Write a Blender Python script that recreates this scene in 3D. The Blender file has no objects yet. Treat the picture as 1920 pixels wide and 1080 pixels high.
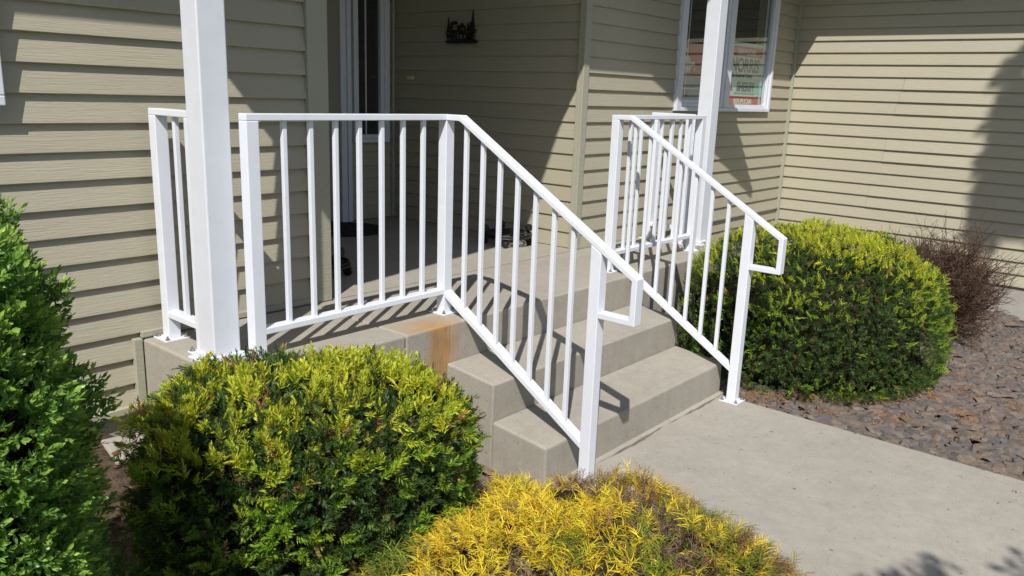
import bpy, bmesh, math, random
import numpy as np
from mathutils import Vector, Matrix
random.seed(7)
rng = np.random.default_rng(7)
sc = bpy.context.scene
COL = sc.collection
# ---------------------------------------------------------------- camera, sky, sun, exposure
yaw, pitch, roll = math.radians(49.8259), math.radians(-13.608), math.radians(2.029)
F = Vector((math.sin(yaw)*math.cos(pitch), math.cos(yaw)*math.cos(pitch), math.sin(pitch)))
R0 = Vector((math.cos(yaw), -math.sin(yaw), 0)); U0 = R0.cross(F)
R = math.cos(roll)*R0 + math.sin(roll)*U0; U = -math.sin(roll)*R0 + math.cos(roll)*U0
CAM = Vector((-2.5798, -2.5902, 1.0185))
cam = bpy.data.objects.new('camera', bpy.data.cameras.new('camera')); COL.objects.link(cam)
m = Matrix((R, U, -F)).transposed().to_4x4(); m.translation = CAM
cam.matrix_world = m
cam.data.lens = 36*1513.61/1920; cam.data.sensor_width = 36
cam.data.clip_start = .05; cam.data.clip_end = 500
sc.camera = cam
SUN = Vector((.68, .44, -.914)).normalized()
w = bpy.data.worlds.new('World'); sc.world = w; w.use_nodes = True
nt = w.node_tree; bg = nt.nodes['Background']
sky = nt.nodes.new('ShaderNodeTexSky'); sky.sky_type = 'NISHITA'; sky.sun_disc = False
sky.sun_elevation = math.asin(-SUN.z); sky.sun_rotation = math.atan2(-SUN.x, -SUN.y)
sky.air_density = 1.0; sky.dust_density = 1.0
nt.links.new(sky.outputs[0], bg.inputs[0]); bg.inputs[1].default_value = .098
sl = bpy.data.lights.new('sun', 'SUN'); so = bpy.data.objects.new('sun', sl); COL.objects.link(so)
sl.energy = 4.7; sl.angle = math.radians(.53); sl.color = (1, .965, .91)
so.rotation_euler = (-SUN).to_track_quat('Z', 'Y').to_euler()
sc.view_settings.view_transform = 'Standard'; sc.view_settings.look = 'None'
sc.view_settings.gamma = 1; sc.view_settings.exposure = .06
sc.view_settings.use_curve_mapping = False
sc.render.resolution_x = 1024; sc.render.resolution_y = 576
sc.render.engine = 'CYCLES'

# ---------------------------------------------------------------- helpers
def tag(o, label=None, cat=None, group=None, kind=None):
    if label: o['label'] = label
    if cat: o['category'] = cat
    if group: o['group'] = group
    if kind: o['kind'] = kind
    return o

def empty(name, loc=(0, 0, 0), parent=None):
    o = bpy.data.objects.new(name, None); COL.objects.link(o); o.location = loc
    o.empty_display_size = .1
    if parent: o.parent = parent
    return o

class MB:
    """collects simple solids, links them as one mesh object"""
    def __init__(s): s.v = []; s.f = []; s.c = None
    def add(s, vs, fs):
        b = len(s.v); s.v += [tuple(v) for v in vs]; s.f += [tuple(b+i for i in f) for f in fs]; return s
    def box(s, x0, y0, z0, x1, y1, z1):
        vs = [(x0,y0,z0),(x1,y0,z0),(x1,y1,z0),(x0,y1,z0),(x0,y0,z1),(x1,y0,z1),(x1,y1,z1),(x0,y1,z1)]
        return s.add(vs, [(0,3,2,1),(4,5,6,7),(0,1,5,4),(1,2,6,5),(2,3,7,6),(3,0,4,7)])
    def hexa(s, bot, top):
        return s.add(list(bot)+list(top), [(0,3,2,1),(4,5,6,7),(0,1,5,4),(1,2,6,5),(2,3,7,6),(3,0,4,7)])
    def prism(s, poly, fn, a, b):
        """poly of 2-d points swept from a to b with fn(p, q, t) -> xyz"""
        n = len(poly)
        vs = [fn(p[0], p[1], a) for p in poly] + [fn(p[0], p[1], b) for p in poly]
        fs = [tuple(range(n-1, -1, -1)), tuple(range(n, 2*n))]
        fs += [(i, (i+1) % n, n+(i+1) % n, n+i) for i in range(n)]
        return s.add(vs, fs)
    def cyl(s, c, ax, r, h, n=12, r2=None):
        c = Vector(c); ax = Vector(ax).normalized(); u = ax.orthogonal().normalized(); v = ax.cross(u)
        r2 = r if r2 is None else r2
        vs = [c+(u*math.cos(2*math.pi*i/n)+v*math.sin(2*math.pi*i/n))*r for i in range(n)]
        vs += [c+ax*h+(u*math.cos(2*math.pi*i/n)+v*math.sin(2*math.pi*i/n))*r2 for i in range(n)]
        return s.add(vs, [tuple(range(n-1,-1,-1)), tuple(range(n, 2*n))]+[(i,(i+1)%n,n+(i+1)%n,n+i) for i in range(n)])
    def tube(s, pts, r, n=6):
        pts = [Vector(p) for p in pts]; rings = []; prev = None
        for i, p in enumerate(pts):
            d = (pts[min(i+1,len(pts)-1)]-pts[max(i-1,0)]).normalized()
            u = d.orthogonal().normalized() if prev is None else (prev-d*prev.dot(d)).normalized()
            prev = u; vv = d.cross(u)
            rr = r[i] if isinstance(r, (list, tuple)) else r
            rings.append([p+(u*math.cos(2*math.pi*k/n)+vv*math.sin(2*math.pi*k/n))*rr for k in range(n)])
        vs = [q for ring in rings for q in ring]; fs = []
        for i in range(len(pts)-1):
            for k in range(n):
                fs.append((i*n+k, i*n+(k+1)%n, (i+1)*n+(k+1)%n, (i+1)*n+k))
        fs += [tuple(range(n-1,-1,-1)), tuple((len(pts)-1)*n+k for k in range(n))]
        return s.add(vs, fs)
    def torus(s, c, R_, r, n=28, k=6, sz=1):
        vs = []; fs = []
        for i in range(n):
            a = 2*math.pi*i/n
            for j in range(k):
                b = 2*math.pi*j/k
                vs.append((c[0]+(R_+r*math.cos(b))*math.cos(a), c[1]+(R_+r*math.cos(b))*math.sin(a), c[2]+r*sz*math.sin(b)))
                fs.append((i*k+j, ((i+1)%n)*k+j, ((i+1)%n)*k+(j+1)%k, i*k+(j+1)%k))
        return s.add(vs, fs)
    def build(s, name, mat, parent=None, bevel=0, seg=2, smooth=False):
        me = bpy.data.meshes.new(name); me.from_pydata(s.v, [], s.f); me.materials.append(mat)
        if smooth:
            me.polygons.foreach_set('use_smooth', [True]*len(me.polygons))
        me.update()
        o = bpy.data.objects.new(name, me); COL.objects.link(o)
        if parent: o.parent = parent
        if bevel:
            b = o.modifiers.new('bevel', 'BEVEL'); b.width = bevel; b.segments = seg; b.limit_method = 'ANGLE'
            b.angle_limit = math.radians(40)
        return o

def copy_to(o, parent=None, loc=None):
    c = o.copy(); COL.objects.link(c); c.parent = parent
    if loc is not None: c.location = loc
    return c

# ---------------------------------------------------------------- materials
def mat(name, col, rough=.6, spec=.3, metal=0):
    m = bpy.data.materials.new(name); m.use_nodes = True
    b = m.node_tree.nodes['Principled BSDF']
    b.inputs['Base Color'].default_value = (*col, 1); b.inputs['Roughness'].default_value = rough
    b.inputs['Specular IOR Level'].default_value = spec; b.inputs['Metallic'].default_value = metal
    return m
def nodes(m): return m.node_tree, m.node_tree.nodes, m.node_tree.links, m.node_tree.nodes['Principled BSDF']
def coords(m, scale=(1, 1, 1), world=True):
    t, N, L, b = nodes(m)
    if world:
        g = N.new('ShaderNodeNewGeometry'); out = g.outputs['Position']
    else:
        g = N.new('ShaderNodeTexCoord'); out = g.outputs['Object']
    mp = N.new('ShaderNodeMapping'); mp.inputs['Scale'].default_value = scale
    L.new(out, mp.inputs['Vector']); return mp.outputs[0]
def noise(m, vec, scale, detail=4, rough=.6, dist=0):
    t, N, L, b = nodes(m); n = N.new('ShaderNodeTexNoise'); n.inputs['Scale'].default_value = scale
    n.inputs['Detail'].default_value = detail; n.inputs['Roughness'].default_value = rough
    n.inputs['Distortion'].default_value = dist; L.new(vec, n.inputs['Vector']); return n.outputs['Fac']
def ramp(m, fac, stops):
    t, N, L, b = nodes(m); r = N.new('ShaderNodeValToRGB'); cr = r.color_ramp
    while len(cr.elements) < len(stops): cr.elements.new(.5)
    for e, (p, c) in zip(cr.elements, stops):
        e.position = p; e.color = (*c, 1) if len(c) == 3 else c
    L.new(fac, r.inputs[0]); return r.outputs[0]
def mix(m, fac, a, c, mode='MIX'):
    t, N, L, b = nodes(m); x = N.new('ShaderNodeMix'); x.data_type = 'RGBA'; x.blend_type = mode
    for s_, v in ((x.inputs[0], fac), (x.inputs[6], a), (x.inputs[7], c)):
        if isinstance(v, (int, float)): s_.default_value = v
        elif isinstance(v, tuple): s_.default_value = (*v, 1)
        else: L.new(v, s_)
    return x.outputs[2]
def math_(m, op, a, c=None, clamp=False):
    t, N, L, b = nodes(m); x = N.new('ShaderNodeMath'); x.operation = op; x.use_clamp = clamp
    for s_, v in ((x.inputs[0], a), (x.inputs[1], c)):
        if v is None: continue
        if isinstance(v, (int, float)): s_.default_value = v
        else: L.new(v, s_)
    return x.outputs[0]
def bump(m, h, strength, dist=.002):
    t, N, L, b = nodes(m); x = N.new('ShaderNodeBump'); x.inputs['Strength'].default_value = strength
    x.inputs['Distance'].default_value = dist; L.new(h, x.inputs['Height']); L.new(x.outputs[0], b.inputs['Normal'])
def setcol(m, c): t, N, L, b = nodes(m); L.new(c, b.inputs['Base Color'])

def siding_mat(name, col, grain_axis):
    m = mat(name, col, .5, .35)
    sc_ = (3, 3, 60) if grain_axis == 'x' else (3, 3, 60)
    v = coords(m, sc_); n1 = noise(m, v, 3.0, 5, .6, .8)
    v2 = coords(m); n2 = noise(m, v2, 1.1, 3); n3 = noise(m, coords(m, (1, 1, 1)), 9, 4)
    t, N, L, b = nodes(m); oi = N.new('ShaderNodeObjectInfo')
    tone = math_(m, 'MULTIPLY', oi.outputs['Random'], .10)
    tone = math_(m, 'ADD', tone, math_(m, 'MULTIPLY', n2, .22)); tone = math_(m, 'ADD', tone, math_(m, 'MULTIPLY', n3, .08))
    c = ramp(m, tone, [(.05, tuple(x*.90 for x in col)), (.36, tuple(x*1.06 for x in col))])
    setcol(m, c); bump(m, n1, .9, .003); return m
SIDE = (.405, .372, .278)
M_sidX = siding_mat('siding_tan', SIDE, 'x')
M_sidY = siding_mat('siding_tan_right_wall_lit', (.445, .408, .305), 'x')  # lighter copy of the same siding: brighter light put into the colour
M_trim = siding_mat('siding_trim', (.375, .365, .28), 'x')
M_upper = mat('upper_wall', (.33, .30, .22), .7)

def paint_mat(name, col, rough=.35):
    m = mat(name, col, rough, .4)
    n = noise(m, coords(m), 14, 4); n2 = noise(m, coords(m, (1, 1, .25)), 40, 5, .7)
    c = ramp(m, n, [(.3, tuple(x*.95 for x in col)), (.65, col)])
    sp = ramp(m, n2, [(.66, (1, 1, 1)), (.76, (.80, .78, .74))])
    setcol(m, mix(m, .55, c, sp, 'MULTIPLY')); bump(m, noise(m, coords(m), 260, 3), .06, .0006); return m
M_white = paint_mat('white_powder_coat', (.75, .775, .84))
M_vinyl = paint_mat('white_vinyl', (.69, .715, .775), .4)
M_doortaupe = mat('door_taupe', (.30, .28, .23), .5)
M_metal = mat('bolt_steel', (.45, .45, .46), .35, .5, .9)
M_black = mat('black_iron', (.012, .012, .013), .45, .5)
M_rubber = mat('black_rubber', (.018, .018, .019), .8)
nn = noise(M_rubber, coords(M_rubber), 300, 3); bump(M_rubber, nn, .5, .002)
M_brass = mat('brass_plate', (.80, .70, .34), .4, .5, .0)
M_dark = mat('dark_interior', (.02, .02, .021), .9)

def concrete(name, base, stain=False, rough=.85):
    m = mat(name, base, rough, .25); t, N, L, b = nodes(m)
    v = coords(m); big = noise(m, v, 1.6, 5, .6); mid = noise(m, v, 13, 8, .72); fine = noise(m, v, 240, 3, .7)
    c = ramp(m, big, [(.3, tuple(x*.92 for x in base)), (.7, tuple(x*1.06 for x in base))])
    c = mix(m, .5, c, ramp(m, mid, [(.34, (.84, .82, .79)), (.60, (1.01, 1.01, 1.01))]), 'MULTIPLY')
    c = mix(m, .55, c, ramp(m, fine, [(.34, (.60, .59, .57)), (.47, (1, 1, 1)), (.66, (1.16, 1.15, 1.13))]), 'MULTIPLY')
    pit = noise(m, v, 55, 3, .6)
    c = mix(m, .8, c, ramp(m, pit, [(.29, (.40, .37, .33)), (.33, (1, 1, 1)), (.70, (1, 1, 1)), (.74, (1.14, 1.12, 1.08))]), 'MULTIPLY')
    streak = noise(m, coords(m, (9, 9, .8)), 2.2, 5, .7)
    c = mix(m, .4, c, ramp(m, streak, [(.35, (.84, .83, .80)), (.6, (1, 1, 1))]), 'MULTIPLY')
    if stain:
        g = N.new('ShaderNodeNewGeometry'); s_ = N.new('ShaderNodeSeparateXYZ'); L.new(g.outputs['Position'], s_.inputs[0])
        wob = noise(m, coords(m, (14, 14, 1.2)), 1.6, 4, .6)
        wob2 = noise(m, v, 9, 4, .6)
        # band of rust in x, running over the front edge and down the face
        x = s_.outputs['X']; y = s_.outputs['Y']
        z = s_.outputs['Z']
        face = math_(m, 'MULTIPLY', z, -120.0, True)
        strk = noise(m, coords(m, (70, 70, 2.2)), 1.0, 5, .65)
        xw = math_(m, 'ADD', x, math_(m, 'MULTIPLY', math_(m, 'SUBTRACT', wob2, .5), .09))
        ff = math_(m, 'SUBTRACT', 1.0, math_(m, 'DIVIDE', math_(m, 'ABSOLUTE', math_(m, 'ADD', xw, .140)), .11), True)
        ff = math_(m, 'MULTIPLY', math_(m, 'POWER', ff, .6), math_(m, 'MULTIPLY', math_(m, 'SUBTRACT', strk, .30), 3.6, True), True)
        fy = math_(m, 'SUBTRACT', 1.0, math_(m, 'DIVIDE', math_(m, 'ADD', y, .135), .15), True)
        ft = math_(m, 'SUBTRACT', 1.0, math_(m, 'DIVIDE', math_(m, 'ABSOLUTE', math_(m, 'ADD', xw, .185)), .165), True)
        ft = math_(m, 'MULTIPLY', math_(m, 'POWER', math_(m, 'MULTIPLY', ft, fy), .45), math_(m, 'ADD', .15, math_(m, 'MULTIPLY', wob2, 1.0)), True)
        f = math_(m, 'ADD', math_(m, 'MULTIPLY', face, ff), math_(m, 'MULTIPLY', math_(m, 'SUBTRACT', 1.0, face), ft))
        rust = ramp(m, wob2, [(.3, (.33, .17, .06)), (.65, (.46, .28, .12))])
        c = mix(m, math_(m, 'MULTIPLY', f, 1.5, True), c, rust)
    setcol(m, c)
    h = math_(m, 'ADD', math_(m, 'MULTIPLY', fine, .35), math_(m, 'MULTIPLY', mid, .65)); bump(m, h, .5, .004)
    return m
CON = (.372, .345, .296)
M_con = concrete('concrete_slab', CON, True)
M_step = concrete('concrete_steps', CON)
M_walk = concrete('concrete_walk', (.378, .353, .308))
M_found = concrete('foundation_concrete', (.40, .385, .35))
M_dirt = mat('bare_soil', (.10, .07, .05), .95, .1)
c_ = ramp(M_dirt, noise(M_dirt, coords(M_dirt), 18, 6, .7), [(.3, (.045, .03, .022)), (.7, (.17, .12, .085))])
setcol(M_dirt, c_); bump(M_dirt, noise(M_dirt, coords(M_dirt), 60, 5, .7), .9, .02)
M_lawn = mat('lawn_grass', (.05, .09, .02), .9, .1)
setcol(M_lawn, ramp(M_lawn, noise(M_lawn, coords(M_lawn), 6, 6, .7), [(.3, (.03, .06, .015)), (.7, (.09, .13, .035))]))
M_shingle = mat('roof_shingle', (.06, .055, .05), .9, .1)
M_soffit = mat('soffit_white', (.62, .62, .62), .6)

def leafmat(name, attr=True, col=(.05, .1, .02), rough=.45, trans=.35, spec=.35):
    m = mat(name, col, rough, spec); t, N, L, b = nodes(m)
    if attr:
        a = N.new('ShaderNodeAttribute'); a.attribute_name = 'Col'; src = a.outputs['Color']
        L.new(src, b.inputs['Base Color'])
    tr = N.new('ShaderNodeBsdfTranslucent'); mx = N.new('ShaderNodeMixShader'); mx.inputs[0].default_value = trans
    if attr: L.new(src, tr.inputs['Color'])
    else: tr.inputs['Color'].default_value = (*col, 1)
    out = N['Material Output']; L.new(b.outputs[0], mx.inputs[1]); L.new(tr.outputs[0], mx.inputs[2]); L.new(mx.outputs[0], out.inputs[0])
    return m
M_needle = leafmat('needle_green', rough=.5, trans=.25)
M_boxleaf = leafmat('leaf_green', rough=.38, trans=.42, spec=.4)
M_thread = leafmat('thread_gold', rough=.7, trans=.22, spec=.15)
M_twig = mat('twig_bark', (.07, .045, .03), .9, .1)
M_dead = leafmat('dry_leaf', rough=.8, trans=.1, spec=.1)

# ---------------------------------------------------------------- the setting: ground, walk, gravel bed
ZG = -.586
def ground_z(x, y):
    z = -.625 - .018*max(0, x-1.45)
    if x < -1.1: z += .255*min(1, (-1.1-x)/.12)*min(1, max(0, (y+.55)/.8))
    return z
def grid_mesh(name, x0, x1, y0, y1, n, mt, zf, parent=None):
    xs = np.linspace(x0, x1, n); ys = np.linspace(y0, y1, n); vs = []; fs = []
    for j in range(n):
        for i in range(n): vs.append((xs[i], ys[j], zf(xs[i], ys[j])))
    for j in range(n-1):
        for i in range(n-1):
            a = j*n+i; fs.append((a, a+1, a+n+1, a+n))
    b = MB(); b.add(vs, fs); return b.build(name, mt, parent, smooth=True)
bed = grid_mesh('gravel_bed', -5, 6.5, -5, .7, 70, M_dirt, lambda x, y: ground_z(x, y)+.012*math.sin(7*x+3*y)*math.sin(5*y-2*x))
tag(bed, kind='structure')
lawn = MB(); lawn.add([(-150, -150, -.70), (150, -150, -.70), (150, 150, -.72), (-150, 150, -.72)], [(0, 1, 2, 3)])
tag(lawn.build('lawn', M_lawn), kind='structure')
# walkway with a slightly ragged inner edge where it cracked away from the bottom riser
wk = MB(); n = 40; xs = np.linspace(-.12, 1.452, n)
edge = -.752 + .008*np.sin(xs*9) + rng.normal(0, .0025, n)
edge[:3] = -.75; vs = []; fs = []
for i, x in enumerate(xs):
    vs += [(x, edge[i], ZG), (x, edge[i]-.012, ZG+.0005), (x, -3.0, ZG-.004), (x, -12, ZG-.03), (x, edge[i], ZG-.12), (x, -12, ZG-.15)]
for i in range(n-1):
    a, b_ = i*6, (i+1)*6
    fs += [(a, a+1, b_+1, b_), (a+1, a+2, b_+2, b_+1), (a+2, a+3, b_+3, b_+2), (a+4, a, b_, b_+4)]
e_ = (n-1)*6
fs += [(0, 4, 5, 3, 2, 1), (e_, e_+1, e_+2, e_+3, e_+5, e_+4)]
wk.add(vs, fs); tag(wk.build('walkway', M_walk, bevel=.004), kind='structure')

# ---------------------------------------------------------------- porch slab and steps
XS0, XS1 = -.114, 1.482
porch = empty('porch_steps', (0, 0, 0))
tag(porch, 'concrete porch slab with two broad steps and a rust stain at its front corner', 'steps')
def prof_yz(p, q, t): return (t, p, q)
pl = MB(); pl.box(-1.16, -.136, -.72, -.3595, .552, 0); pl.build('slab', M_con, porch, bevel=.010, seg=3)
pl = MB(); pl.box(-.3555, -.136, -.72, 2.84, .552, 0); pl.build('slab', M_con, porch, bevel=.010, seg=3)
pl = MB(); pl.box(-.21, .556, -.2, 1.796, 2.405, -.0005); pl.build('slab', M_con, porch)
st = MB(); st.prism([(-.1365, -.181), (-.1365, -.75), (-.4205, -.75), (-.4205, -.42), (-.4245, -.209)], prof_yz, XS0, XS1)
st.build('step', M_step, porch, bevel=.009, seg=3)
st = MB(); st.prism([(-.4212, -.3795), (-.4212, -.75), (-.7245, -.75), (-.7235, -.408)], prof_yz, XS0, XS1)
st.build('step', M_step, porch, bevel=.011, seg=3)
# strip of mortar left along the foot of the bottom riser
st = MB(); xs = np.linspace(XS0, XS1, 36); vs = []; fs = []
for i, x in enumerate(xs):
    o = .002*math.sin(i*1.7)+random.uniform(-.0035, .0035)
    vs += [(x, -.724, -.580), (x, -.746+o, ZG+.001), (x, -.746+o, -.64), (x, -.724, -.64)]
for i in range(len(xs)-1):
    a = i*4; fs += [(a, a+1, a+5, a+4), (a+1, a+2, a+6, a+5)]
st.add(vs, fs); st.build('mortar_strip', M_step, porch)

# ---------------------------------------------------------------- the house
house = empty('house', (0, 0, 0))
tag(house, 'tan lap sided house with a shaded entry recess and white framed windows', 'house')
def hp(mb, name, mt, **k):
    o = mb.build(name, mt, None, **k); o.parent = house; return o
def sub(mb, name, mt, parent, **k):
    o = mb.build(name, mt, None, **k); o.parent = parent; return o
# board profile in (depth outwards, height): proud foot, thin head tucked under the next one
def board_profile(z0, z1, d):
    return [(-.006, z0), (d-.0012, z0), (d, z0+.0022), (d*.93, z0+.012), (.0012, z1+.001), (-.006, z1+.001)]
def wall_x(name, y, x0, x1, zfun, ks, d, hole=None, joints=None, found=None):
    """wall facing -Y, y = plane of the board feet; hole = (x0, x1, kmin)"""
    back = MB(); back.box(x0, y+d+.006, zfun(ks[0])-.02, (hole[0]+.01) if hole else x1, y+.16, 2.36)
    if hole:
        back.box(hole[1]-.01, y+d+.006, zfun(ks[0])-.02, x1, y+.16, 2.36)
        back.box(hole[0]+.0102, y+d+.006, zfun(ks[0])-.02, hole[1]-.0102, y+.16, zfun(hole[2])-.01)
    w_ = hp(back, name, M_upper)
    f = lambda p, q, t: (t, y+d-p, q)
    for k in ks:
        segs = [(x0, x1)]
        if hole and k >= hole[2]: segs = [(x0, hole[0]+.012), (hole[1]-.012, x1)]
        for a, b in segs:
            mb = MB(); mb.prism(board_profile(zfun(k), zfun(k+1), d), f, a, b)
            o = sub(mb, 'siding_board', M_sidX, w_)
    return w_
def wall_y(name, x, y0, y1, zfun, ks, d, joints=None, mt=None):
    """wall facing -X"""
    back = MB(); back.box(x+d+.006, y0, zfun(ks[0])-.02, x+.16, y1, 2.36)
    w_ = hp(back, name, M_upper)
    for k in ks:
        ys = [y0]+([] if not joints or k not in joints else [joints[k]])+[y1]
        for i in range(len(ys)-1):
            dd = d+(.003 if i == 0 and len(ys) == 3 else 0)
            f = lambda p, q, t: (x+d-p, t, q)
            mb = MB(); mb.prism(board_profile(zfun(k), zfun(k+1), dd), f, ys[i]+(.0009 if i == 1 else 0), ys[i+1]-(.0009 if i == 0 and len(ys) == 3 else 0))
            sub(mb, 'siding_board', mt or M_sidX, w_)
    return w_
zL = lambda k: .024+.1038*k
zR = lambda k: .002+.1052*k
WY = .56
wallL = wall_x('wall', WY, -5.6, -.335, zL, list(range(-3, 22)), .0215)
wallW = wall_x('wall', WY, 1.838, 5.16, zR, list(range(-4, 22)), .0165, hole=(2.99, 4.66, 9))
jt = {10: -.42, 11: -.44, 9: -.40, 5: -.35, 6: -.36, 1: -.26, 2: -.27, 14: -1.9, 15: -1.92, 8: -2.2, 3: -2.6, -1: -.9, 0: -2.1}
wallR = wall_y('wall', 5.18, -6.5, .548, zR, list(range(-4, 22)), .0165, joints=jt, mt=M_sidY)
wallS = wall_y('wall', 1.797, .602, 2.41, zR, list(range(0, 22)), .0125)
# back wall of the entry recess, with gaps for door and sidelight
bk = MB(); bk.box(-.4, 2.425, -.02, 1.95, 2.56, 2.36); wallB = hp(bk, 'wall', M_dark)
for k in range(0, 22):
    segs = [(1.3595, 1.3845), (1.728, 1.772)] if k > 5 else ([(1.3595, 1.772)])
    for a, b in segs:
        mb = MB(); mb.prism(board_profile(zR(k), zR(k+1), .0125), lambda p, q, t: (t, 2.4235-p, q), a, b)
        sub(mb, 'siding_board', M_sidX, wallB)
# west return wall of the recess (seen only as its edge)
rt = MB(); rt.box(-.36, .585, -.05, -.225, 2.424, 2.36); hp(rt, 'wall', M_upper)
# plain upper walls above the eaves line up to the roof
up = MB(); up.box(-1.2, .585, 2.361, -.2, .70, 2.75); up.box(1.81, .585, 2.361, 3.0, .70, 2.6); up.box(1.81, .71, 2.361, 1.95, 2.6, 3.1); up.box(-.4, 2.43, 2.361, 1.8, 2.56, 3.3)
up.box(-.36, .71, 2.361, -.24, 2.42, 3.0)
hp(up, 'upper_wall', M_upper)
# trims
t_ = MB(); t_.box(-.334, .549, -.001, -.222, .584, 2.36); hp(t_, 'corner_board', M_trim, bevel=.004)
t_ = MB(); t_.box(1.7745, .5495, -.001, 1.8375, .5735, 2.36); t_.box(1.7745, .5735, -.001, 1.796, .6015, 2.36); hp(t_, 'corner_board', M_trim, bevel=.003)
t_ = MB(); t_.box(5.148, .540, -.45, 5.176, .575, 2.36); hp(t_, 'corner_board', M_trim, bevel=.003)
t_ = MB(); t_.box(1.772, 2.385, 0, 1.7965, 2.4245, 2.36); hp(t_, 'corner_board', M_trim, bevel=.003)
# trim framing the slab end and the foot of the left wall
t_ = MB(); t_.box(-1.198, .545, -.272, -1.163, .572, .004); hp(t_, 'trim_strip', M_trim, bevel=.003)
t_ = MB(); t_.box(-1.163, .545, .0035, -.336, .572, .03); hp(t_, 'trim_strip', M_trim, bevel=.003)
t_ = MB(); t_.box(-5.6, .5455, -.302, -1.163, .572, -.2725); hp(t_, 'trim_strip', M_trim, bevel=.003)
t_ = MB(); t_.box(1.80, .5475, .0005, 5.14, .5585, .014); hp(t_, 'trim_strip', M_trim)
# foundations
for bx_ in ((-5.6, .583, -.9, -1.17, .8, -.303), (2.85, .59, -.9, 5.3, .8, -.43), (5.2, -6.5, -.9, 5.45, .58, -.44)):
    fd = MB(); fd.box(*bx_); hp(fd, 'foundation', M_found)
# door, casing, sidelight on the back wall
dr = MB(); dr.box(.30, 2.40, .02, 1.262, 2.424, 2.1); door = hp(dr, 'door', M_doortaupe, bevel=.003)
for a, b in ((.15, .95), (1.05, 1.95)):
    pnl = MB(); pnl.box(.42, 2.394, a, 1.14, 2.3995, b); sub(pnl, 'door_panel', M_doortaupe, door, bevel=.003)
cs = MB(); cs.box(1.2625, 2.375, 0, 1.300, 2.4235, 2.15); cs.box(1.3005, 2.388, 0, 1.322, 2.4235, 2.15); cs.box(1.3225, 2.372, 0, 1.359, 2.4235, 2.15)
hp(cs, 'door_casing', M_vinyl, bevel=.003)
sw = MB(); sw.box(1.385, 2.375, .603, 1.429, 2.424, 2.12); sw.box(1.643, 2.375, .603, 1.6775, 2.424, 2.12); sw.box(1.678, 2.365, .603, 1.727, 2.424, 2.12)
sw.box(1.4295, 2.372, .603, 1.6425, 2.424, .635); sw.box(1.4295, 2.380, .6355, 1.6425, 2.424, .665)
side = hp(sw, 'window', M_vinyl, bevel=.003)
M_glass = mat('window_glass', (.02, .022, .024), .03, .9)
_, N_, L_, b_ = nodes(M_glass); b_.inputs['IOR'].default_value = 1.6; b_.inputs['Transmission Weight'].default_value = 0
g = MB(); g.box(1.429, 2.405, .66, 1.643, 2.410, 2.1); sub(g, 'pane', M_glass, side)
g = MB(); g.box(1.512, 2.398, .665, 1.522, 2.4045, 2.1); sub(g, 'grille_bar', M_vinyl, side)

# window with the election signs, on the wall right of the recess
M_pane = bpy.data.materials.new('clear_glass'); M_pane.use_nodes = True
t, N, L = M_pane.node_tree, M_pane.node_tree.nodes, M_pane.node_tree.links
for x in list(N): N.remove(x)
out = N.new('ShaderNodeOutputMaterial'); tr = N.new('ShaderNodeBsdfTransparent'); gl = N.new('ShaderNodeBsdfGlossy'); gg = N.new('ShaderNodeNewGeometry'); dt = N.new('ShaderNodeVectorMath'); dt.operation = 'DOT_PRODUCT'; mx = N.new('ShaderNodeMixShader')
tr.inputs[0].default_value = (.90, .94, .93, 1); gl.inputs['Roughness'].default_value = .015; 
L.new(gg.outputs['Incoming'], dt.inputs[0]); L.new(gg.outputs['Normal'], dt.inputs[1])
def mth(op, a, b=None):
    x = N.new('ShaderNodeMath'); x.operation = op
    for s_, v in ((x.inputs[0], a), (x.inputs[1], b)):
        if v is None: continue
        if isinstance(v, (int, float)): s_.default_value = v
        else: L.new(v, s_)
    return x.outputs[0]
fr = mth('ADD', .055, mth('MULTIPLY', .945, mth('POWER', mth('SUBTRACT', 1.0, mth('ABSOLUTE', dt.outputs['Value'])), 5.0)))
gl.inputs[0].default_value = (1, 1, 1, 1)
L.new(fr, mx.inputs[0]); L.new(tr.outputs[0], mx.inputs[1]); L.new(gl.outputs[0], mx.inputs[2]); L.new(mx.outputs[0], out.inputs[0])
fy0, fy1 = .535, .60
wf = MB()
wf.box(2.975, fy0, .925, 3.050, fy1, 2.06); wf.box(4.635, fy0, .925, 4.672, fy1, 2.06)
wf.box(3.0502, fy0, .925, 4.6348, fy1, .955); wf.box(3.0502, fy0, 2.0, 4.6348, fy1, 2.06)
win = hp(wf, 'window', M_vinyl, bevel=.004)
s_ = MB(); s_.box(3.051, .560, .956, 3.092, .598, 1.999); s_.box(3.092, .560, .956, 3.78, .598, .985); s_.box(3.74, .560, .9855, 3.785, .598, 1.999)
s_.box(3.092, .566, .9852, 3.7398, .598, 1.012)
sub(s_, 'sash', M_vinyl, win, bevel=.003)
s_ = MB(); s_.box(3.786, .550, .956, 3.872, .598, 1.999); s_.box(3.872, .556, .956, 4.604, .598, .984); s_.box(4.604, .550, .956, 4.634, .598, 1.999)
sub(s_, 'sash', M_vinyl, win, bevel=.003)
g = MB(); g.box(3.09, .580, 1.0, 3.742, .584, 2.0); sub(g, 'pane', M_pane, win)
g = MB(); g.box(3.87, .572, .975, 4.606, .576, 2.0); sub(g, 'pane', M_pane, win)
for b in ((3.165, .586, 1.0, 3.175, .590, 2.0), (3.092, .5862, 1.092, 3.742, .5898, 1.100), (4.510, .579, .98, 4.520, .583, 2.0), (4.535, .579, .98, 4.540, .583, 2.0)):
    g = MB(); g.box(*b); sub(g, 'grille_bar', M_vinyl, win)
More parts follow.
